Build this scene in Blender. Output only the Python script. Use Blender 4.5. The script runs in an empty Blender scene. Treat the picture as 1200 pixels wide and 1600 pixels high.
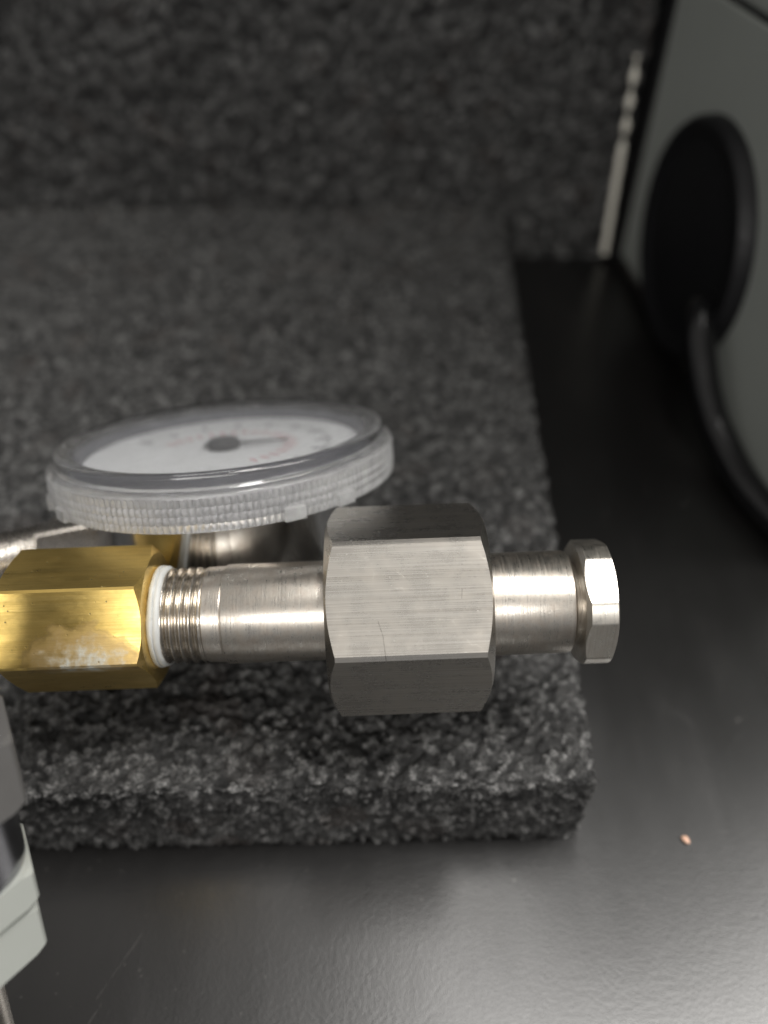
import bpy, bmesh, math, random
import numpy as np
from mathutils import Vector, Matrix

random.seed(4)
MM = 0.001
scene = bpy.context.scene
col = scene.collection

# ------------------------------------------------------------------ camera
cam_d = bpy.data.cameras.new('camera')
cam = bpy.data.objects.new('camera', cam_d)
col.objects.link(cam)
cam.location = (0, 0, 0.168)
cam.rotation_euler = (math.radians(45), 0, 0)
cam_d.sensor_fit = 'VERTICAL'
cam_d.sensor_height = 36
cam_d.lens = 28.125
cam_d.clip_start = 0.002
cam_d.clip_end = 20
cam_d.dof.use_dof = True
cam_d.dof.focus_distance = 0.131
cam_d.dof.aperture_fstop = 7.0
scene.camera = cam

# ------------------------------------------------------------------ room light
world = bpy.data.worlds.new('World')
scene.world = world
world.use_nodes = True
wn, wl = world.node_tree.nodes, world.node_tree.links
bg = wn['Background']
# plain room: pale ceiling overhead, dimmer walls round about
wtc = wn.new('ShaderNodeTexCoord'); wsx = wn.new('ShaderNodeSeparateXYZ'); wmr = wn.new('ShaderNodeMapRange'); wmx = wn.new('ShaderNodeMix')
wl.new(wtc.outputs['Generated'], wsx.inputs[0]); wl.new(wsx.outputs['Z'], wmr.inputs['Value'])
wmr.inputs['From Min'].default_value = .1; wmr.inputs['From Max'].default_value = .6
wmx.data_type = 'RGBA'
wl.new(wmr.outputs[0], wmx.inputs[0])
wmx.inputs[6].default_value = (.66, .655, .66, 1); wmx.inputs[7].default_value = (1.0, .965, .915, 1)
wl.new(wmx.outputs[2], bg.inputs['Color'])
bg.inputs['Strength'].default_value = 0.40


def ceiling_lamp(name, loc, sx, sy, watts, rot=(0, 0, 0), color=(1, .975, .94)):
    l = bpy.data.lights.new(name, 'AREA')
    l.shape = 'RECTANGLE'
    l.size, l.size_y = sx, sy
    l.energy = watts
    l.color = color
    o = bpy.data.objects.new(name, l)
    col.objects.link(o)
    o.location = loc
    o.rotation_euler = rot
    return o


ceiling_lamp('ceiling_lamp', (0.88, 0.25, 1.5), 1.6, 0.74, 58)
ceiling_lamp('ceiling_lamp', (-0.25, -1.9, 1.5), 1.9, 0.66, 46)
scene.view_settings.view_transform = 'Standard'
scene.view_settings.look = 'None'
scene.view_settings.exposure = 0.0
scene.view_settings.gamma = 1.0
scene.cycles.use_denoising = True
scene.cycles.max_bounces = 10
scene.cycles.transmission_bounces = 10
scene.cycles.transparent_max_bounces = 12


# ------------------------------------------------------------------ helpers
def tag(o, label=None, cat=None, group=None, kind=None):
    if label: o['label'] = label
    if cat: o['category'] = cat
    if group: o['group'] = group
    if kind: o['kind'] = kind
    return o


def empty(name, mat4=None):
    o = bpy.data.objects.new(name, None)
    o.empty_display_size = 0.01
    col.objects.link(o)
    if mat4 is not None:
        o.matrix_world = mat4
    return o


def mesh(name, verts, faces, mat, parent=None, smooth=None, scale=MM):
    """verts in millimetres"""
    me = bpy.data.meshes.new(name)
    me.from_pydata([tuple(float(c) * scale for c in v) for v in verts], [], [tuple(int(i) for i in f) for f in faces])
    me.validate()
    bm = bmesh.new(); bm.from_mesh(me)
    bmesh.ops.recalc_face_normals(bm, faces=bm.faces)
    bm.to_mesh(me); bm.free()
    me.update()
    if smooth is not None:
        me.polygons.foreach_set('use_smooth', [True] * len(me.polygons))
        if smooth < 179:
            me.set_sharp_from_angle(angle=math.radians(smooth))
    o = bpy.data.objects.new(name, me)
    col.objects.link(o)
    if mat is not None:
        me.materials.append(mat)
    if parent is not None:
        o.parent = parent
    return o


def bevel(o, w, seg=2, ang=30):
    m = o.modifiers.new('bevel', 'BEVEL')
    m.width = w * MM
    m.segments = seg
    m.limit_method = 'ANGLE'
    m.angle_limit = math.radians(ang)
    return o


def lathe(profile, segs=128, closed=False):
    """profile [(x, r)], axis along X. r == 0 gives a pole."""
    V, Fc = [], []
    rings = []
    for (x, r) in profile:
        if r <= 1e-6:
            rings.append([len(V)] * segs)
            V.append((x, 0, 0))
        else:
            rings.append(list(range(len(V), len(V) + segs)))
            for k in range(segs):
                t = 2 * math.pi * k / segs
                V.append((x, r * math.sin(t), r * math.cos(t)))
    pairs = list(zip(rings[:-1], rings[1:]))
    if closed:
        pairs.append((rings[-1], rings[0]))
    for A, B in pairs:
        for k in range(segs):
            j = (k + 1) % segs
            f = [A[k], A[j], B[j], B[k]]
            g = []
            for i in f:
                if i not in g: g.append(i)
            if len(g) >= 3: Fc.append(g)
    return V, Fc


def hexprism(x0, x1, apothem, psi, r0a, r0b, tana, tanb, bore_a=0., bore_b=0., trunc=0.985, n=6, rcap=None):
    """n-sided prism along X with conical chamfers cut exactly; psi turns the facet normal from +Z to +Y."""
    rc = apothem / math.cos(math.pi / n)
    cap = rcap if rcap else rc * trunc
    half = math.pi / n
    edge = math.acos(min(1, apothem / cap))
    angs = []
    for k in range(n):
        c0 = psi + k * 2 * half
        for t in np.linspace(-edge, edge, 25): angs.append((c0 + t, apothem / math.cos(t)))
        m = 9 if rcap else 2
        for t in np.linspace(edge, 2 * half - edge, m + 2)[1:-1]: angs.append((c0 + t, cap))
    V, Fc = [], []
    prof = []
    for (a, r) in angs:
        xa = max(0, (r - r0a) * tana); xb = max(0, (r - r0b) * tanb)
        prof.append([(x0, bore_a), (x0, min(r, r0a)), (x0 + xa + 1e-4, r), (x1 - xb - 1e-4, r), (x1, min(r, r0b)), (x1, bore_b)])
    N = len(angs)
    for i, (a, r) in enumerate(angs):
        for (x, rr) in prof[i]:
            V.append((x, rr * math.sin(a), rr * math.cos(a)))
    for i in range(N):
        j = (i + 1) % N
        for k in range(5):
            Fc.append((i * 6 + k, j * 6 + k, j * 6 + k + 1, i * 6 + k + 1))
    return V, Fc


def boxverts(x0, x1, y0, y1, z0, z1):
    V = [(x, y, z) for x in (x0, x1) for y in (y0, y1) for z in (z0, z1)]
    Fc = [(0, 1, 3, 2), (4, 6, 7, 5), (0, 4, 5, 1), (2, 3, 7, 6), (0, 2, 6, 4), (1, 5, 7, 3)]
    return V, Fc


def tube(points, r, segs=24, cap=True):
    pts = [Vector(p) for p in points]
    V, Fc = [], []
    up = Vector((0, 0, 1))
    prev = None
    for i, p in enumerate(pts):
        t = (pts[min(i + 1, len(pts) - 1)] - pts[max(i - 1, 0)]).normalized()
        if prev is None:
            a = t.cross(Vector((0.3, .9, .2))).normalized()
        else:
            a = (prev - t * prev.dot(t)).normalized()
        prev = a
        b = t.cross(a)
        rr = r[i] if hasattr(r, '__len__') else r
        for k in range(segs):
            q = 2 * math.pi * k / segs
            V.append(p + (a * math.cos(q) + b * math.sin(q)) * rr)
    for i in range(len(pts) - 1):
        for k in range(segs):
            j = (k + 1) % segs
            Fc.append((i * segs + k, i * segs + j, (i + 1) * segs + j, (i + 1) * segs + k))
    if cap:
        Fc.append(tuple(range(segs))[::-1])
        Fc.append(tuple(range((len(pts) - 1) * segs, len(pts) * segs)))
    return V, Fc


def smooth_path(ctrl, n=12):
    P = [Vector(c) for c in ctrl]
    P = [P[0] * 2 - P[1]] + P + [P[-1] * 2 - P[-2]]
    out = []
    for i in range(1, len(P) - 2):
        for k in range(n):
            t = k / n
            a, b, c, d = P[i - 1:i + 3]
            out.append(0.5 * ((2 * b) + (c - a) * t + (2 * a - 5 * b + 4 * c - d) * t * t + (3 * b - a - 3 * c + d) * t ** 3))
    out.append(P[-2])
    return out


# ------------------------------------------------------------------ materials
class N:
    """tiny node-graph helper; P is the object coordinate in millimetres"""
    def __init__(s, name):
        s.m = bpy.data.materials.new(name)
        s.m.use_nodes = True
        s.t = s.m.node_tree
        s.n, s.l = s.t.nodes, s.t.links
        s.b = s.n['Principled BSDF']
        s.out = s.n['Material Output']
        tc = s.n.new('ShaderNodeTexCoord')
        s.P = s.vmul(tc.outputs['Object'], (1000, 1000, 1000))

    def link(s, a, b):
        if isinstance(a, bpy.types.NodeSocket): s.l.new(a, b)
        else: b.default_value = a

    def vmul(s, v, k):
        n = s.n.new('ShaderNodeVectorMath'); n.operation = 'MULTIPLY'
        s.link(v, n.inputs[0]); n.inputs[1].default_value = k
        return n.outputs[0]

    def vadd(s, v, k):
        n = s.n.new('ShaderNodeVectorMath'); n.operation = 'ADD'
        s.link(v, n.inputs[0]); s.link(k, n.inputs[1])
        return n.outputs[0]

    def noise(s, scale, detail=3, rough=.55, vec=None, col=False, dist=0):
        n = s.n.new('ShaderNodeTexNoise')
        n.inputs['Scale'].default_value = 1
        n.inputs['Detail'].default_value = detail
        n.inputs['Roughness'].default_value = rough
        n.inputs['Distortion'].default_value = dist
        k = scale if hasattr(scale, '__len__') else (scale,) * 3
        s.l.new(s.vmul(vec if vec is not None else s.P, k), n.inputs['Vector'])
        return n.outputs['Color' if col else 'Fac']

    def voro(s, scale, feature='F1', vec=None, rnd=1, out='Distance'):
        n = s.n.new('ShaderNodeTexVoronoi')
        n.feature = feature
        n.inputs['Scale'].default_value = 1
        n.inputs['Randomness'].default_value = rnd
        k = scale if hasattr(scale, '__len__') else (scale,) * 3
        s.l.new(s.vmul(vec if vec is not None else s.P, k), n.inputs['Vector'])
        return n.outputs[out]

    def ramp(s, v, lo, hi, a=0., b=1.):
        n = s.n.new('ShaderNodeMapRange')
        n.clamp = True
        s.link(v, n.inputs['Value'])
        for k, x in (('From Min', lo), ('From Max', hi), ('To Min', a), ('To Max', b)): n.inputs[k].default_value = x
        return n.outputs[0]

    def math(s, op, a, b=0., c=0.):
        n = s.n.new('ShaderNodeMath'); n.operation = op
        s.link(a, n.inputs[0]); s.link(b, n.inputs[1]); s.link(c, n.inputs[2])
        return n.outputs[0]

    def xyz(s, v=None):
        n = s.n.new('ShaderNodeSeparateXYZ'); s.l.new(v if v is not None else s.P, n.inputs[0])
        return n.outputs

    def mix(s, f, a, b):
        n = s.n.new('ShaderNodeMix'); n.data_type = 'RGBA'
        s.link(f, n.inputs['Factor'])
        for k, x in (('A', a), ('B', b)):
            sock = [i for i in n.inputs if i.name == k and i.type == 'RGBA'][0]
            if not isinstance(x, bpy.types.NodeSocket): x = tuple(x) + (1,) * (4 - len(x))
            s.link(x, sock)
        return [o for o in n.outputs if o.type == 'RGBA'][0]

    def bump(s, h, dist_mm, strength=1., prev=None):
        n = s.n.new('ShaderNodeBump')
        n.inputs['Distance'].default_value = dist_mm * MM
        n.inputs['Strength'].default_value = strength
        s.link(h, n.inputs['Height'])
        if prev is not None: s.l.new(prev, n.inputs['Normal'])
        return n.outputs[0]

    def seg(s, x, y, p, q, w):
        """mask of a thin line segment p-q of half-width w in the (x, y) sockets"""
        dx, dy = q[0] - p[0], q[1] - p[1]
        L2 = dx * dx + dy * dy
        ax = s.math('SUBTRACT', x, p[0]); ay = s.math('SUBTRACT', y, p[1])
        t = s.math('DIVIDE', s.math('ADD', s.math('MULTIPLY', ax, dx), s.math('MULTIPLY', ay, dy)), L2)
        t = s.math('MINIMUM', s.math('MAXIMUM', t, 0.), 1.)
        ex = s.math('SUBTRACT', ax, s.math('MULTIPLY', t, dx)); ey = s.math('SUBTRACT', ay, s.math('MULTIPLY', t, dy))
        d = s.math('SQRT', s.math('ADD', s.math('MULTIPLY', ex, ex), s.math('MULTIPLY', ey, ey)))
        return s.ramp(d, w * .5, w * 1.4, 1, 0)

    def set(s, **k):
        for a, v in k.items():
            key = a.replace('_', ' ')
            if key == 'Base Color' and not isinstance(v, bpy.types.NodeSocket): v = tuple(v) + (1,) * (4 - len(v))
            s.link(v, s.b.inputs[key])
        return s.m


def mat_plain(name, c, rough=.5, metal=0., spec=.5, var=.12, scale=.3, bump=0., bscale=2.):
    g = N(name)
    f = g.noise(scale, 4)
    cc = g.mix(f, [x * (1 - var) for x in c], [min(1, x * (1 + var)) for x in c])
    r = g.ramp(g.noise(scale * 2.3, 3), .3, .7, rough * .85, rough * 1.15)
    kw = dict(Base_Color=cc, Roughness=r, Metallic=metal, Specular_IOR_Level=spec)
    if bump: kw['Normal'] = g.bump(g.noise(bscale, 3), bump)
    return g.set(**kw)


def mat_nickel_flat():
    """brushed nickel plate on the milled faces of the big nut: lines along X, scuffs, one long crack-like scratch"""
    g = N('brushed_nickel')
    line = g.noise((.02, 5.5, 5.5), 4, .75)
    blot = g.noise(.22, 4, .6)
    scr = g.voro((.55, .55, .55), 'DISTANCE_TO_EDGE', vec=g.vadd(g.P, g.vmul(g.noise(.35, 2, col=True), (3, 3, 3))))
    scrm = g.math('MULTIPLY', g.ramp(scr, .004, .016, 1, 0), g.ramp(g.noise(.45, 2), .56, .66))
    pit = g.ramp(g.voro(1.25), .05, .1, 1, 0)
    pit = g.math('MULTIPLY', pit, g.ramp(g.noise(.6, 2), .5, .62))
    x, y, z = g.xyz()
    front = g.ramp(z, 12, 14)
    crack = g.seg(x, y, (-.9, -2.2), (-.2, -4.6), .055)
    crack = g.math('MAXIMUM', crack, g.seg(x, y, (-.2, -4.6), (.15, -8.4), .05))
    crack = g.math('MAXIMUM', crack, g.seg(x, y, (12.6, 1.0), (12.75, 2.6), .045))
    crack = g.math('MULTIPLY', g.math('MULTIPLY', g.math('MAXIMUM', crack, g.seg(x, y, (2.1, 6.0), (3.6, 4.5), .03)), front), g.ramp(g.noise(1.4, 2), .3, .6, .15, 1))
    c = g.mix(g.ramp(line, .35, .7), (.50, .47, .425), (.74, .715, .67))
    c = g.mix(g.ramp(blot, .45, .75, 0, .35), c, (.63, .57, .49))
    c = g.mix(g.math('MULTIPLY', scrm, .25), c, (.85, .84, .80))
    c = g.mix(g.math('MULTIPLY', pit, .55), c, (.80, .79, .74))
    c = g.mix(g.math('MULTIPLY', crack, .85), c, (.12, .10, .085))
    nb = g.bump(line, .006)
    nb = g.bump(g.math('ADD', g.math('MULTIPLY', scrm, .4), g.math('ADD', g.math('MULTIPLY', pit, .5), crack)), .008, .8, nb)
    r = g.ramp(g.math('ADD', g.math('MULTIPLY', blot, .6), g.math('MULTIPLY', line, .4)), .3, .7, .24, .32)
    r = g.math('ADD', r, g.math('MULTIPLY', pit, .3))
    return g.set(Base_Color=c, Metallic=1., Roughness=r, Normal=nb)


def mat_turned(name='turned_nickel', tint=(.66, .625, .57), stain=.5, rough=.29, groove=.022):
    """lathe-turned nickel: fine rings round the X axis"""
    g = N(name)
    ring = g.noise((4.2, .10, .10), 3, .8)
    ring2 = g.noise((2.2, .10, .10), 2, .6)
    blot = g.noise(.5, 4, .65)
    spk = g.ramp(g.noise(2.8, 2), .58, .7)
    c = g.mix(g.ramp(blot, .4, .7, 0, stain), tint, (.40, .31, .24))
    c = g.mix(g.math('MULTIPLY', spk, .25 * stain / .4), c, (.24, .17, .13))
    c = g.mix(g.ramp(ring, .42, .62, 0, .4), c, (.46, .42, .36))
    nb = g.bump(g.math('ADD', ring, g.math('MULTIPLY', ring2, .5)), groove)
    r = g.math('MULTIPLY', g.ramp(blot, .3, .75, rough * .9, rough * 1.35), g.ramp(ring, .35, .68, .85, 1.3))
    return g.set(Base_Color=c, Metallic=1., Roughness=r, Normal=nb)


def mat_brass():
    g = N('tarnished_brass')
    line = g.noise((.03, 3.2, 3.2), 4, .7)
    blot = g.noise((.12, .3, .3), 5, .62)
    x, y, z = g.xyz()
    onface = g.ramp(z, 7.5, 9.0)
    wob = g.math('SUBTRACT', g.noise(.28, 3), .5)
    ex = g.math('DIVIDE', g.math('ADD', x, 50.5), 10.5); ey_ = g.math('DIVIDE', g.math('ADD', y, 8.2), 7.2)
    rr = g.math('SQRT', g.math('ADD', g.math('MULTIPLY', ex, ex), g.math('MULTIPLY', ey_, ey_)))
    rr = g.math('ADD', rr, g.math('MULTIPLY', wob, .9))
    stain = g.math('MULTIPLY', g.ramp(rr, .74, 1.02, 1, 0), onface)
    salt = g.math('MULTIPLY', g.ramp(g.math('ADD', rr, g.math('MULTIPLY', g.math('SUBTRACT', g.noise(.7, 4, .6), .5), .8)), .30, .70, 1, 0), onface)
    salt = g.math('MULTIPLY', salt, g.ramp(g.noise(.4, 3, .6), .36, .6, .08, .85))
    rim = g.math('MULTIPLY', g.ramp(g.math('ABSOLUTE', g.math('SUBTRACT', rr, .93)), .0, .09, .4, 0), onface)
    c = g.mix(g.ramp(line, .3, .72), (.78, .54, .15), (.98, .73, .26))
    c = g.mix(g.ramp(blot, .42, .7, 0, .6), c, (.55, .38, .12))
    c = g.mix(g.math('MULTIPLY', stain, .7), c, (.52, .37, .18))
    c = g.mix(rim, c, (.40, .27, .12))
    c = g.mix(salt, c, (.52, .56, .54))
    pit = g.math('MULTIPLY', g.ramp(g.voro(.9), .08, .16, 1, 0), g.ramp(g.noise(.33, 2), .52, .6))
    c = g.mix(g.math('MULTIPLY', pit, .7), c, (.25, .19, .12))
    nb = g.bump(line, .02)
    nb = g.bump(g.math('ADD', g.math('MULTIPLY', salt, .35), g.math('ADD', blot, g.math('MULTIPLY', pit, -.6))), .09, .8, nb)
    met = g.math('SUBTRACT', 1., g.math('ADD', g.math('MULTIPLY', salt, .8), g.math('MULTIPLY', stain, .05)))
    r = g.math('ADD', g.ramp(blot, .3, .7, .26, .4), g.math('MULTIPLY', stain, .16))
    return g.set(Base_Color=c, Metallic=met, Roughness=r, Normal=nb)


def mat_foam():
    """dark foam; each cell carries its own shade and gloss (attribute 'cell' written with the geometry)"""
    g = N('charcoal_foam')
    at = g.n.new('ShaderNodeAttribute'); at.attribute_name = 'cell'
    sep = g.n.new('ShaderNodeSeparateXYZ'); g.l.new(at.outputs['Vector'], sep.inputs[0])
    v1, v2, v3 = sep.outputs
    big = g.noise(.07, 3, .6)
    fine = g.noise(2.2, 3, .65)
    c = g.mix(v1, (.008, .008, .008), (.085, .084, .082))
    c = g.mix(g.ramp(v2, .55, .95, 0, .85), c, (.28, .278, .273))
    c = g.mix(g.ramp(v3, .86, 1, 0, .3), c, (.075, .052, .042))
    c = g.mix(g.ramp(big, .4, .7, 0, .2), c, (.020, .020, .020))
    c = g.mix(g.ramp(fine, .42, .56, 0, .85), c, (.006, .006, .006))
    r = g.ramp(v2, 0, 1, .62, .26)
    return g.set(Base_Color=c, Roughness=r, Normal=g.bump(fine, .45, .9), Specular_IOR_Level=.4)


def mat_table():
    g = N('black_resin_bench')
    big = g.noise(.012, 4, .6)
    fine = g.noise(1.15, 2, .5)
    mid = g.noise(.35, 3)
    smear = g.noise((.05, .014, 1), 4, .7)
    c = g.mix(big, (.0045, .0043, .0042), (.0065, .006, .0058))
    c = g.mix(g.ramp(smear, .55, .75, 0, .25), c, (.02, .018, .017))
    x, y, z = g.xyz()
    s = None
    for p, q, w in (((-62, 20, ), (-52, 40), .22), ((-53, 41), (-47, 52), .18), ((-50, 24), (-46, 33), .2), ((60, 120), (60.5, 155), .25), ((74, 96), (66, 104), .2),
                    ((20, 25), (31, 46), .15), ((-20, 12), (-31, 20), .2), ((88, 60), (80, 71), .2)):
        m = g.seg(x, y, p, q, w)
        s = m if s is None else g.math('MAXIMUM', s, m)
    s = g.math('MULTIPLY', s, g.ramp(g.noise(.3, 3), .4, .6))
    dust = g.math('MAXIMUM', g.math('MULTIPLY', g.ramp(g.voro((.10, .10, .10)), .03, .05, 1, 0), .6), g.math('MULTIPLY', g.ramp(g.voro(.32), .05, .09, 1, 0), .3))
    c = g.mix(g.math('MULTIPLY', s, .1), c, (.10, .09, .08))
    c = g.mix(dust, c, (.10, .095, .09))
    nb = g.bump(fine, .024, .8)
    nb = g.bump(mid, .03, .5, nb)
    r = g.ramp(g.math('ADD', g.math('MULTIPLY', smear, .6), g.math('MULTIPLY', big, .4)), .35, .65, .27, .34)
    r = g.math('ADD', r, g.math('MULTIPLY', s, .08))
    return g.set(Base_Color=c, Roughness=r, Normal=nb, Specular_IOR_Level=.75)


def mat_clear(name, milk, rough, tint=(.93, .94, .95)):
    """clear moulded plastic with a slight milkiness in the body"""
    g = N(name)
    g.set(Base_Color=tint, Roughness=rough, IOR=1.49, Transmission_Weight=1.)
    d = g.n.new('ShaderNodeBsdfTranslucent'); d.inputs[0].default_value = (.86, .86, .86, 1)
    d2 = g.n.new('ShaderNodeBsdfDiffuse'); d2.inputs[0].default_value = (.82, .82, .82, 1)
    m0 = g.n.new('ShaderNodeMixShader'); m0.inputs[0].default_value = .5
    g.l.new(d.outputs[0], m0.inputs[1]); g.l.new(d2.outputs[0], m0.inputs[2])
    m = g.n.new('ShaderNodeMixShader')
    g.link(g.math('MULTIPLY', g.ramp(g.noise(.3, 3), .3, .7, milk * .8, milk * 1.2), g.ramp(g.xyz()[2], -2.3, -1.8, 1, .06)), m.inputs[0])
    g.l.new(g.b.outputs[0], m.inputs[1]); g.l.new(m0.outputs[0], m.inputs[2])
    g.l.new(m.outputs[0], g.out.inputs['Surface'])
    return g.m


def mat_pane():
    """thin clear window: straight-through with a Fresnel sheen and faint haze"""
    g = N('clear_window')
    tr = g.n.new('ShaderNodeBsdfTransparent'); tr.inputs[0].default_value = (.95, .955, .96, 1)
    gl = g.n.new('ShaderNodeBsdfGlossy'); gl.inputs['Roughness'].default_value = .06
    lw = g.n.new('ShaderNodeLayerWeight'); lw.inputs['Blend'].default_value = .5
    fr = g.math('MULTIPLY_ADD', g.math('POWER', lw.outputs['Facing'], 5.), .9, .04)
    m = g.n.new('ShaderNodeMixShader')
    g.l.new(g.math('MULTIPLY', fr, .7), m.inputs[0])
    hz = g.n.new('ShaderNodeBsdfDiffuse'); hz.inputs[0].default_value = (.8, .8, .82, 1)
    m2 = g.n.new('ShaderNodeMixShader')
    g.link(g.ramp(g.noise(.12, 4, .6), .3, .7, .03, .10), m2.inputs[0])
    g.l.new(tr.outputs[0], m2.inputs[1]); g.l.new(hz.outputs[0], m2.inputs[2])
    g.l.new(m2.outputs[0], m.inputs[1]); g.l.new(gl.outputs[0], m.inputs[2])
    g.l.new(m.outputs[0], g.out.inputs['Surface'])
    return g.m


M = dict(
    nickel=mat_nickel_flat(),
    turned=mat_turned(),
    turned_neck=mat_turned('stained_nickel', (.56, .50, .40), .55, .3, .010),
    collar=mat_turned('milled_nickel', (.72, .69, .63), .22, .30, .008),
    thread=mat_plain('thread_nickel', (.62, .57, .50), .24, 1., var=.2, scale=.8),
    brass=mat_brass(),
    tape=mat_plain('white_tape', (.50, .51, .50), .55, var=.05, scale=1.5, bump=.02, bscale=1.2),
    foam=mat_foam(),
    table=mat_table(),
    bezel=mat_clear('clear_plastic', .36, .06),
    pane=mat_pane(),
    innergrey=mat_plain('inner_grey', (.13, .13, .145), .5),
    chrome=mat_plain('chrome', (.88, .88, .88), .17, 1., var=.03),
    dial=mat_plain('dial_white', (.82, .82, .82), .5, var=.01),
    ink=mat_plain('dial_ink', (.02, .02, .02), .5),
    redink=mat_plain('dial_red', (.6, .10, .09), .5),
    steel=mat_plain('bright_steel', (.56, .52, .47), .26, 1., var=.15, scale=.4, bump=.02),
    grey=mat_plain('grey_anodised', (.115, .112, .109), .5, .2, var=.03, scale=.2),
    darksteel=mat_plain('dark_chrome', (.34, .34, .36), .22, 1., var=.05),
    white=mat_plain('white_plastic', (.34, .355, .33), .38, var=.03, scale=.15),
    blackplastic=mat_plain('black_plastic', (.012, .012, .013), .38, var=.1),
    rubber=mat_plain('black_rubber', (.007, .007, .008), .5, spec=.3, var=.15, bump=.02),
    cord=mat_plain('black_cord', (.006, .006, .0065), .19, spec=.5, var=.1),
    panel=mat_plain('grey_green_paint', (.30, .317, .295), .55, var=.03, scale=.05, bump=.02, bscale=1.5),
    trim=mat_plain('glint_edge_trim', (.92, .84, .74), .3, .0, var=.2, scale=.5),  # pale matt colour stands in for glints on the metal edge
    crumb=mat_plain('orange_crumb', (.8, .5, .36), .6),
)

# ------------------------------------------------------------------ bench top
V, Fc = [(-700, -500, 0), (700, -500, 0), (700, 700, 0), (-700, 700, 0)], [(0, 1, 2, 3)]
o = mesh('tabletop', V, Fc, M['table'])
tag(o, kind='structure')
o['label'] = 'black resin bench top with a soft grey sheen'


# ------------------------------------------------------------------ foam blocks
def hash3(i, j, k, s):
    h = (i * 73856093) ^ (j * 19349663) ^ (k * 83492791) ^ (s * 2654435761)
    h = h & 0xffffffff
    h = ((h ^ (h >> 15)) * 2246822519) & 0xffffffff
    h = ((h ^ (h >> 13)) * 3266489917) & 0xffffffff
    return ((h ^ (h >> 16)) & 0xffff) / 65535.0


def worley(P, size, seed):
    Q = P / size
    I = np.floor(Q).astype(np.int64)
    best = np.full(len(P), 9.0); val = np.zeros(len(P)); tilt = np.zeros(len(P))
    for a in (-1, 0, 1):
        for b in (-1, 0, 1):
            for c in (-1, 0, 1):
                i, j, k = I[:, 0] + a, I[:, 1] + b, I[:, 2] + c
                f = np.stack([i + hash3(i, j, k, seed), j + hash3(i, j, k, seed + 1), k + hash3(i, j, k, seed + 2)], 1)
                d = np.linalg.norm(f - Q, axis=1)
                w = d < best
                best[w] = d[w]; val[w] = hash3(i, j, k, seed + 3)[w]
                g = np.stack([hash3(i, j, k, seed + 4), hash3(i, j, k, seed + 5), hash3(i, j, k, seed + 6)], 1) * 2 - 1
                tilt[w] = ((Q - f) * g).sum(1)[w]
    return best, val, tilt


def foam_block(name, lo, hi, step, faces, rad, amp, seed, shear=None, cs=1.0):
    lo, hi = np.array(lo, float), np.array(hi, float)
    n = np.maximum(1, np.round((hi - lo) / step).astype(int))
    Ps, Qs, off = [], [], 0
    for ax, side in faces:
        u, v = [q for q in range(3) if q != ax]
        a, b = np.meshgrid(np.arange(n[u] + 1), np.arange(n[v] + 1), indexing='ij')
        p = np.zeros(a.shape + (3,))
        p[..., ax] = hi[ax] if side else lo[ax]
        p[..., u] = lo[u] + (hi[u] - lo[u]) * a / n[u]
        p[..., v] = lo[v] + (hi[v] - lo[v]) * b / n[v]
        idx = np.arange(a.size).reshape(a.shape) + off
        q = np.stack([idx[:-1, :-1], idx[1:, :-1], idx[1:, 1:], idx[:-1, 1:]], -1).reshape(-1, 4)
        if (side == 1) == (ax == 1): q = q[:, ::-1]
        Ps.append(p.reshape(-1, 3)); Qs.append(q); off += a.size
    P = np.concatenate(Ps); Qd = np.concatenate(Qs)
    inner = np.clip(P, lo + rad, hi - rad)
    inner[:, 2] = np.where(P[:, 2] <= lo[2] + 1e-6, P[:, 2], inner[:, 2])
    nrm = P - inner
    nrm /= np.maximum(1e-6, np.linalg.norm(nrm, axis=1))[:, None]
    warp = np.stack([np.sin(P[:, 1] * .9 + P[:, 2]) + np.sin(P[:, 0] * .37), np.sin(P[:, 0] * 1.1 + 2) + np.sin(P[:, 1] * .31), np.sin(P[:, 0] * .8 + P[:, 1] * .7)], 1) * .35
    d1, v1, t1 = worley(P + warp * cs, 2.3 * cs, seed)
    d2, v2, t2 = worley(P + warp * .5 * cs, 1.15 * cs, seed + 7)
    d3, v3, t3 = worley(P, 8.0, seed + 13)
    disp = amp * ((0.55 - d1) * .8 + (v1 - .6) * .9 + (0.5 - d2) * .6 + (v2 - .5) * .6 + t2 * 1.1 + t1 * .6 + (v3 - .5) * .25 - np.clip(v1 - .82, 0, 1) * 9 * np.clip(.62 - d1, 0, 1))
    P2 = inner + nrm * (rad + disp[:, None])
    P2[:, 2] = np.maximum(P2[:, 2], 0.05)
    if shear: P2 = shear(P2)
    P2 = P2 * MM
    me = bpy.data.meshes.new(name)
    me.vertices.add(len(P2)); me.vertices.foreach_set('co', P2.astype(np.float32).ravel())
    me.loops.add(Qd.size); me.loops.foreach_set('vertex_index', Qd.astype(np.int32).ravel())
    me.polygons.add(len(Qd)); me.polygons.foreach_set('loop_start', np.arange(0, Qd.size, 4, dtype=np.int32))
    me.polygons.foreach_set('use_smooth', np.ones(len(Qd), bool))
    me.update(calc_edges=True)
    at = me.attributes.new('cell', 'FLOAT_VECTOR', 'POINT')
    at.data.foreach_set('vector', np.stack([v1, v2, v3], 1).astype(np.float32).ravel())
    me.materials.append(M['foam'])
    o = bpy.data.objects.new(name, me)
    col.objects.link(o)
    return o


def slab_shear(P):
    P = P.copy()
    P[:, 0] += (P[:, 1] - 71) * 0.030
    P[:, 1] += (P[:, 0] - 40) * 0.022 * np.clip((200 - P[:, 1]) / 130, 0, 1)
    return P


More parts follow.
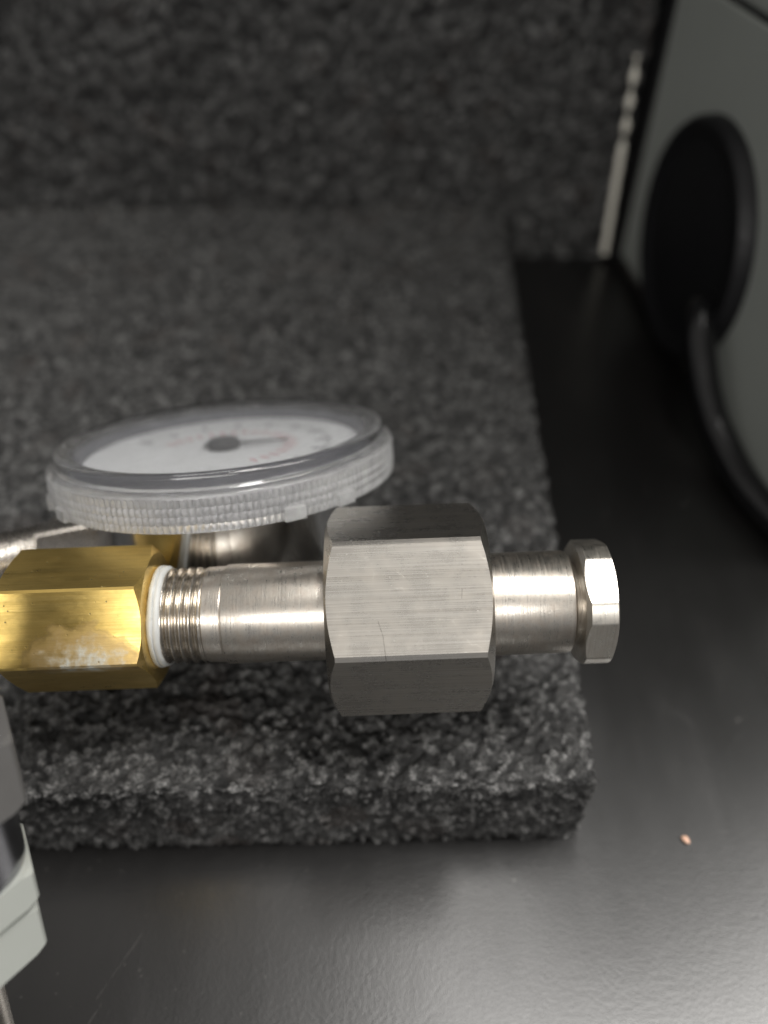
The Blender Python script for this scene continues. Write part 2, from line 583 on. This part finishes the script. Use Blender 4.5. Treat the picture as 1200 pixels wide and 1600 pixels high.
o = foam_block('foam_slab', (-175, 71, 0), (40.8, 321, 24), 0.55, [(2, 1), (1, 0), (0, 1)], 2.0, .85, 3, slab_shear, 1.15)
tag(o, 'charcoal speckled foam slab lying flat under the pressure gauge and fittings', 'foam')
o = foam_block('foam_panel', (-215, 326, 0), (97, 350, 520), 1.05, [(1, 0), (0, 1), (2, 1)], 2.0, 1.1, 41, None, 1.45)  # unseen upper height added to keep light off the back of the slab
tag(o, 'upright charcoal foam panel standing across the back of the bench', 'foam')

# ------------------------------------------------------------------ fitting: local X = axis, +Z towards the camera, +Y up in the picture
axis = Vector((1, .026, .026)).normalized()
ez = Vector((0, -math.cos(math.radians(52)), math.sin(math.radians(52))))
ez = (ez - axis * ez.dot(axis)).normalized()
ey = ez.cross(axis)
T = Matrix((axis, ey, ez)).transposed().to_4x4()
T.translation = Vector((0, .0889, .0533)) + ey * .0010
fit = empty('pipe_fitting', T)
tag(fit, 'nickel pipe fitting with big hex nut joined to a brass hex coupling', 'fitting')

# brass coupling
V, Fc = hexprism(-65.0, -40.4, 11.3, math.radians(-8.3), 11.45, 11.45, .35, .62, 5.5, 6.6, trunc=.988)
o = mesh('brass_coupling', V, Fc, M['brass'], fit, smooth=22)
o['label'] = 'tarnished brass hex coupling with pale corrosion stain'
# steel nipple leaving the coupling on the other side, out of the frame
V, Fc = lathe([(-64.8, 0), (-64.8, 6.4), (-90, 6.4), (-90, 0)][::-1], 64)
mesh('left_nipple', V, Fc, M['turned'], fit, smooth=40).name = 'short_nipple'

# sealing tape: a soft wrapped roll with an overlapping turn
V, Fc = [], []
segs = 160
prof = [(-40.7, 8.0), (-40.3, 8.85), (-39.9, 9.1), (-39.55, 9.1), (-39.4, 8.8), (-39.2, 9.0), (-38.75, 8.95), (-38.45, 8.75), (-38.3, 8.3), (-38.35, 7.6)]
for i, (x, r) in enumerate(prof):
    for k in range(segs):
        t = 2 * math.pi * k / segs
        w = .07 * math.sin(3 * t + i * .2) + .04 * math.sin(7 * t + .5 * i) + .02 * math.sin(17 * t + i)
        rr = r + .5 * w * (1 if 0 < i < 9 else 0)
        V.append((x + w * 1.2 + .25 * math.sin(t + .8), rr * math.sin(t), rr * math.cos(t)))
for i in range(len(prof) - 1):
    for k in range(segs):
        j = (k + 1) % segs
        Fc.append((i * segs + k, i * segs + j, (i + 1) * segs + j, (i + 1) * segs + k))
mesh('sealing_tape', V, Fc, M['tape'], fit, smooth=60)

# threaded nipple
nip = mesh('nipple', *lathe([(-31.4, 6.2), (-31.4, 8.30), (-31.15, 8.45), (-28.1, 8.58), (-27.95, 8.50), (-27.8, 8.78), (-27.55, 8.86), (-9.0, 8.86), (-9.0, 6)], 160), M['turned'], fit, smooth=25)
V, Fc = [], []
nx, pitch = 150, 1.62
for i in range(nx + 1):
    x = -39.2 + i * (8.0 / nx)
    for k in range(128):
        ph = (x / pitch - k / 128.) % 1.
        tri = 1 - abs(2 * ph - 1)
        tri = min(1, max(0, (tri - .12) / .76))
        fade = min(1, max(0, (-31.3 - x) / 1.2))
        r = 7.65 + .85 * (tri ** .75) * fade + .55 * (1 - fade) + (x + 39.2) * .012
        t = 2 * math.pi * k / 128
        V.append((x, r * math.sin(t), r * math.cos(t)))
for i in range(nx):
    for k in range(128):
        j = (k + 1) % 128
        Fc.append((i * 128 + k, i * 128 + j, (i + 1) * 128 + j, (i + 1) * 128 + k))
mesh('thread', V, Fc, M['thread'], nip, smooth=180)

# big nut
V, Fc = hexprism(-9.6, 17.9, 16.4, math.radians(4.5), 15.75, 15.75, .56, .56, 8.9, 9.2, trunc=.986)
o = mesh('hex_nut', V, Fc, M['nickel'], fit, smooth=22)

# gland with its milled collar
prof = [(17.0, 6), (17.0, 9.15), (32.1, 9.15), (32.6, 9.0), (33.0, 8.5), (33.15, 7.8), (33.3, 7.3), (33.9, 7.2), (34.3, 7.4), (34.7, 7.8)]
gl = mesh('gland_tube', *lathe(prof, 160), M['turned'], fit, smooth=30)
V, Fc = hexprism(34.0, 39.6, 10.5, math.radians(17), 10.3, 10.0, .75, .42, 6.0, 5.2, rcap=11.2)
o = mesh('milled_collar', V, Fc, M['collar'], gl, smooth=22)
mesh('bore', *lathe([(39.55, 5.25), (39.2, 5.0), (36, 4.9), (36, 0)], 64), M['turned_neck'], gl, smooth=40)

# ------------------------------------------------------------------ pressure gauge: local Z = out of the dial, X to the right, -Y towards the camera
gn = Vector((-.062, .437, .897)).normalized()
gx = (Vector((1, 0, 0)) - gn * gn.x)
gx = (gx.normalized())
gy = gn.cross(gx)
G = Matrix((gx, gy, gn)).transposed().to_4x4()
G.translation = Vector((-.0346, .1330, .0583))
G = G @ Matrix.Scale(1.06, 4)
gauge = empty('pressure_gauge', G)
tag(gauge, 'round pressure gauge with clear ribbed plastic bezel and chrome case', 'gauge')


def zlathe(profile, segs=128, rib=None, closed=False):
    """profile [(r, z)] round Z; rib = (count, amp, set of ring indices)"""
    V, Fc, rings = [], [], []
    for i, (r, z) in enumerate(profile):
        if r < 1e-6:
            rings.append([len(V)] * segs); V.append((0, 0, z)); continue
        rings.append(list(range(len(V), len(V) + segs)))
        for k in range(segs):
            t = 2 * math.pi * k / segs
            rr = r
            if rib and i in rib[2]: rr += rib[1] * abs(math.sin(rib[0] * t / 2)) - rib[1]
            V.append((rr * math.cos(t), rr * math.sin(t), z))
    pr = list(zip(rings[:-1], rings[1:]))
    if closed: pr.append((rings[-1], rings[0]))
    for A, B in pr:
        for k in range(segs):
            j = (k + 1) % segs
            g = []
            for q in (A[k], A[j], B[j], B[k]):
                if q not in g: g.append(q)
            if len(g) > 2: Fc.append(g)
    return V, Fc


# bezel: closed ring in section, ribbed outside, stepped like the moulding
sec = [(31.6, 1.1), (32.1, .9), (32.35, .4), (32.6, -1.5), (32.9, -1.85), (33.7, -2.0), (34.0, -2.3), (34.05, -2.7),
       (34.15, -2.9), (34.15, -4.0), (33.95, -4.2), (34.2, -4.4), (34.2, -5.5), (33.95, -5.7), (34.2, -5.9), (34.2, -7.0), (33.95, -7.2), (34.1, -7.4), (34.0, -8.5), (33.3, -8.8),
       (31.6, -8.8), (31.4, -8.4), (31.3, -2.9), (31.0, -2.4), (29.6, -2.3), (29.3, -2.0), (29.3, -.3), (29.0, .0), (28.9, .4), (29.4, .7), (30.4, .8), (30.8, 1.1)]
V, Fc = zlathe(sec, 1080, (180, .55, set(range(8, 19))), closed=True)
bz = mesh('bezel', V, Fc, M['bezel'], gauge, smooth=50)
# moulded catches at the lower rim
for ang in (205, 222, 300, 318, 60, 120):
    a0 = math.radians(ang)
    V, Fc = [], []
    for t in np.linspace(-.055, .055, 7):
        for (r, z) in ((33.6, -8.7), (34.75, -8.6), (34.75, -6.5), (33.9, -6.2)):
            V.append((r * math.cos(a0 + t), r * math.sin(a0 + t), z))
    for i in range(6):
        for k in range(4):
            Fc.append((i * 4 + k, i * 4 + (k + 1) % 4, i * 4 + 4 + (k + 1) % 4, i * 4 + 4 + k))
    Fc += [(0, 3, 2, 1), (24, 25, 26, 27)]
    mesh('catch', V, Fc, M['bezel'], bz, smooth=40)
mesh('window', *zlathe([(0, .3), (28.85, .3), (28.85, .05), (0, .05)], 128), M['pane'], gauge, smooth=30)
dial = mesh('dial', *zlathe([(0, -2.7), (28.2, -2.7), (28.4, -2.9), (28.4, -3.3)], 128), M['dial'], gauge, smooth=30)


def ticks(angs, r0, r1, w, z):
    V, Fc = [], []
    for a in angs:
        d = Vector((math.cos(a), math.sin(a), 0)); p = Vector((-d.y, d.x, 0))
        b = len(V)
        for r, s in ((r0, -1), (r1, -1), (r1, 1), (r0, 1)):
            q = d * r + p * s * w / 2
            V.append((q.x, q.y, z))
        Fc.append((b, b + 1, b + 2, b + 3))
    return V, Fc


A0, A1 = math.radians(155), math.radians(-55)    # scale runs round the far rim of the dial as it lies
major = [A0 + (A1 - A0) * k / 10 for k in range(11)]
minor = [A0 + (A1 - A0) * k / 50 for k in range(51)]
mesh('scale_mark', *ticks(major, 18.6, 22, .7, -2.65), M['ink'], dial)
mesh('scale_mark', *ticks(minor, 20.6, 22, .2, -2.645), M['ink'], dial)
mesh('red_scale_mark', *ticks([A0 + (A1 - A0) * k / 20 for k in range(21)], 12.0, 14.8, .5, -2.65), M['redink'], dial)
# pointer lies towards the right rim
pt = mesh('pointer', [(-4, -.9, -1.9), (-4, .9, -1.9), (13, .25, -1.9), (13, -.25, -1.9), (-4, -.9, -1.6), (-4, .9, -1.6), (13, .25, -1.6), (13, -.25, -1.6)],
          [(0, 1, 2, 3), (7, 6, 5, 4), (0, 4, 5, 1), (1, 5, 6, 2), (2, 6, 7, 3), (3, 7, 4, 0)], M['ink'], gauge)
pt.rotation_euler = (0, 0, math.radians(4))
mesh('hub', *zlathe([(0, -.7), (2.6, -.7), (3.2, -1.1), (3.2, -2.6), (0, -2.6)], 48), M['ink'], pt, smooth=35)
mesh('retaining_ring', *zlathe([(27.5, -2.66), (27.8, -.9), (28.1, -.7), (28.7, -.7), (29.0, -1.0), (29.1, -3.4), (31.0, -3.6), (31.1, -8.2)], 128), M['innergrey'], gauge, smooth=35)
# chrome case
mesh('case', *zlathe([(30.9, -6.0), (30.4, -9.0), (28.6, -9.2), (27.4, -9.5), (27.0, -10.2), (27.0, -22.5), (26.2, -23.8), (24.6, -24.4), (0, -24.6)], 160), M['chrome'], gauge, smooth=35)
# side stem: square block and thread towards the left
stem = mesh('stem_block', *boxverts(-40, -24.2, -8.5, 7.5, -26.5, -15.5), M['steel'], gauge)
bevel(stem, .7, 3)
stem.rotation_euler = (0, math.radians(-8), 0)
stem.location = (-.0015, 0, .005)
V, Fc = [], []
for i in range(101):
    x = -39.5 - i * .15
    for k in range(72):
        ph = (x / 1.46 - k / 72.) % 1
        r = 6.3 + .65 * (1 - abs(2 * ph - 1)) * min(1, max(0, i - 4) / 8)
        t = 2 * math.pi * k / 72
        V.append((x, -.5 + r * math.sin(t), -23 + r * math.cos(t)))
for i in range(100):
    for k in range(72):
        j = (k + 1) % 72
        Fc.append((i * 72 + k, i * 72 + j, i * 72 + 72 + j, i * 72 + 72 + k))
mesh('thread', V, Fc, M['steel'], stem, smooth=180)

# ------------------------------------------------------------------ valve at the left edge: local Z along its axis
Q = Matrix((gx, gy, gn)).transposed().to_4x4()
Q.translation = Vector((-.0487, .0529, .0724)) - gx * .0140
valve = empty('valve', Q)
tag(valve, 'upright valve with grey hex body and two white plastic nuts', 'valve')


def zhex(z0, z1, R, ch=1.0, rot=0.):
    ap = R * math.cos(math.pi / 6)
    V, Fc = hexprism(z0, z1, ap, rot, ap * 1.10 - ch * .3, ap * 1.10 - ch * .3, ch, ch, 1., 1., trunc=.985)
    # axis X -> Z ; facet normal (+Z) -> +Y, so a corner points along +X
    return [(v[1], v[2], v[0]) for v in V], [f[::-1] for f in Fc]


mesh('hex_body', *zhex(-9.9, .6, 14.0, .9), M['grey'], valve, smooth=25)
mesh('knob', *zlathe([(9.2, .5), (9.6, 2), (9.6, 17), (8.6, 18.5), (0, 18.5)], 96), M['blackplastic'], valve, smooth=35)
mesh('barrel', *zlathe([(10.6, -9.8), (10.4, -21.6)], 96), M['darksteel'], valve, smooth=35)
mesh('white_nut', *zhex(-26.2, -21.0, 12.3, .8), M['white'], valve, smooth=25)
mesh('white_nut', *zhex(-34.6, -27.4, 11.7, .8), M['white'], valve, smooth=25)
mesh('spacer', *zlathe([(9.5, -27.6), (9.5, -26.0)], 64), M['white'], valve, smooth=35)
mesh('stem', *zlathe([(6.2, -34.5), (6.2, -37.5), (3.2, -38.2), (2.6, -66), (3.6, -68), (3.6, -71), (0, -71.5)], 64), M['steel'], valve, smooth=35)

# ------------------------------------------------------------------ instrument on the right: local X = outward normal of nothing, just a slightly turned box
I = Matrix.Rotation(math.radians(4.9), 4, 'Z')
I.translation = Vector((.0985, .330, 0))
inst = empty('instrument_case', I)
tag(inst, 'grey green instrument case with round black cable gland on its side', 'instrument')
# local y runs towards the wall (0 at the rear corner), x into the box
body = mesh('body', *boxverts(0, 150, -185, -14, 6, 107), M['panel'], inst)
bevel(body, 1.2, 3)
o = mesh('lid', *boxverts(-.6, 151, -187, -14.5, 108.2, 560), M['panel'], inst)  # real above the seam, but stretched up out of view to shade the far slab
bevel(o, 2.5, 4)
mesh('lid_gasket', *boxverts(.8, 149, -184, -8, 106.5, 108.6), M['rubber'], inst)
o = mesh('rear_cover', *boxverts(-.9, 149, -15, 2, 1, 559), M['rubber'], inst)
bevel(o, .8, 2)
o = mesh('base_skid', *boxverts(1.2, 148, -183, -7.4, 0.05, 6.4), M['blackplastic'], inst)
bevel(o, .8, 2)
o = mesh('foot_strip', *boxverts(.2, 2.0, -180, -9, 3.0, 3.9), M['steel'], o)
# metal edge trim: its broken glints are put into pale colour and beaded shape
pts, rad = [], []
for i in range(61):
    z = 3 + i * 1.28
    w = z / 80
    glint = 1.0
    if z > 49: glint = max(.12, 1.15 * abs(math.sin((z - 51) * .36)) - .1)
    pts.append((-4.0 - 3.2 * w + .1 * math.sin(z * .7), -6.8 - .3 * w, z)); rad.append(1.35 * glint)
mesh('edge_trim', *tube(pts, rad, 16), M['trim'], inst, smooth=60)
# big round rubber gland on the panel
gz = zlathe([(0, 3.4), (27, 3.4), (31, 3.0), (33, 3.6), (35.5, 5.4), (37.2, 5.2), (38.3, 3.6), (38.6, .0), (38.6, -1)], 128)
gl2 = mesh('cable_gland', *gz, M['rubber'], inst, smooth=45)
gl2.rotation_euler = (0, math.radians(-90), 0)
gl2.location = (0, -.0765, .0425)

ctrl = [(108, 232, 30), (103, 228, 33), (100, 221, 32), (99.5, 213, 26), (101, 203, 17), (104, 191, 9.5), (109, 168, 5.2), (122, 138, 4.9), (146, 104, 4.9), (190, 70, 4.9)]
cord = mesh('power_cord', *tube(smooth_path(ctrl, 14), 4.6, 28), M['cord'], smooth=60)
tag(cord, 'black power cord curving from the round gland down to the bench', 'cord')

# ------------------------------------------------------------------ crumb
V, Fc = [], []
for i in range(7):
    for k in range(10):
        ph = math.pi * i / 6; t = 2 * math.pi * k / 10
        r = 1 + .18 * math.sin(3 * t + i)
        V.append((.95 * math.sin(ph) * math.cos(t) * r, .6 * math.sin(ph) * math.sin(t) * r, .42 + .42 * math.cos(ph)))
for i in range(6):
    for k in range(10):
        Fc.append((i * 10 + k, i * 10 + (k + 1) % 10, i * 10 + 10 + (k + 1) % 10, i * 10 + 10 + k))
o = mesh('crumb', V, Fc, M['crumb'], smooth=60)
o.location = (.0634, .0702, .0001)
o.rotation_euler = (0, 0, math.radians(-50))
tag(o, 'tiny orange crumb lying on the black bench top', 'crumb')
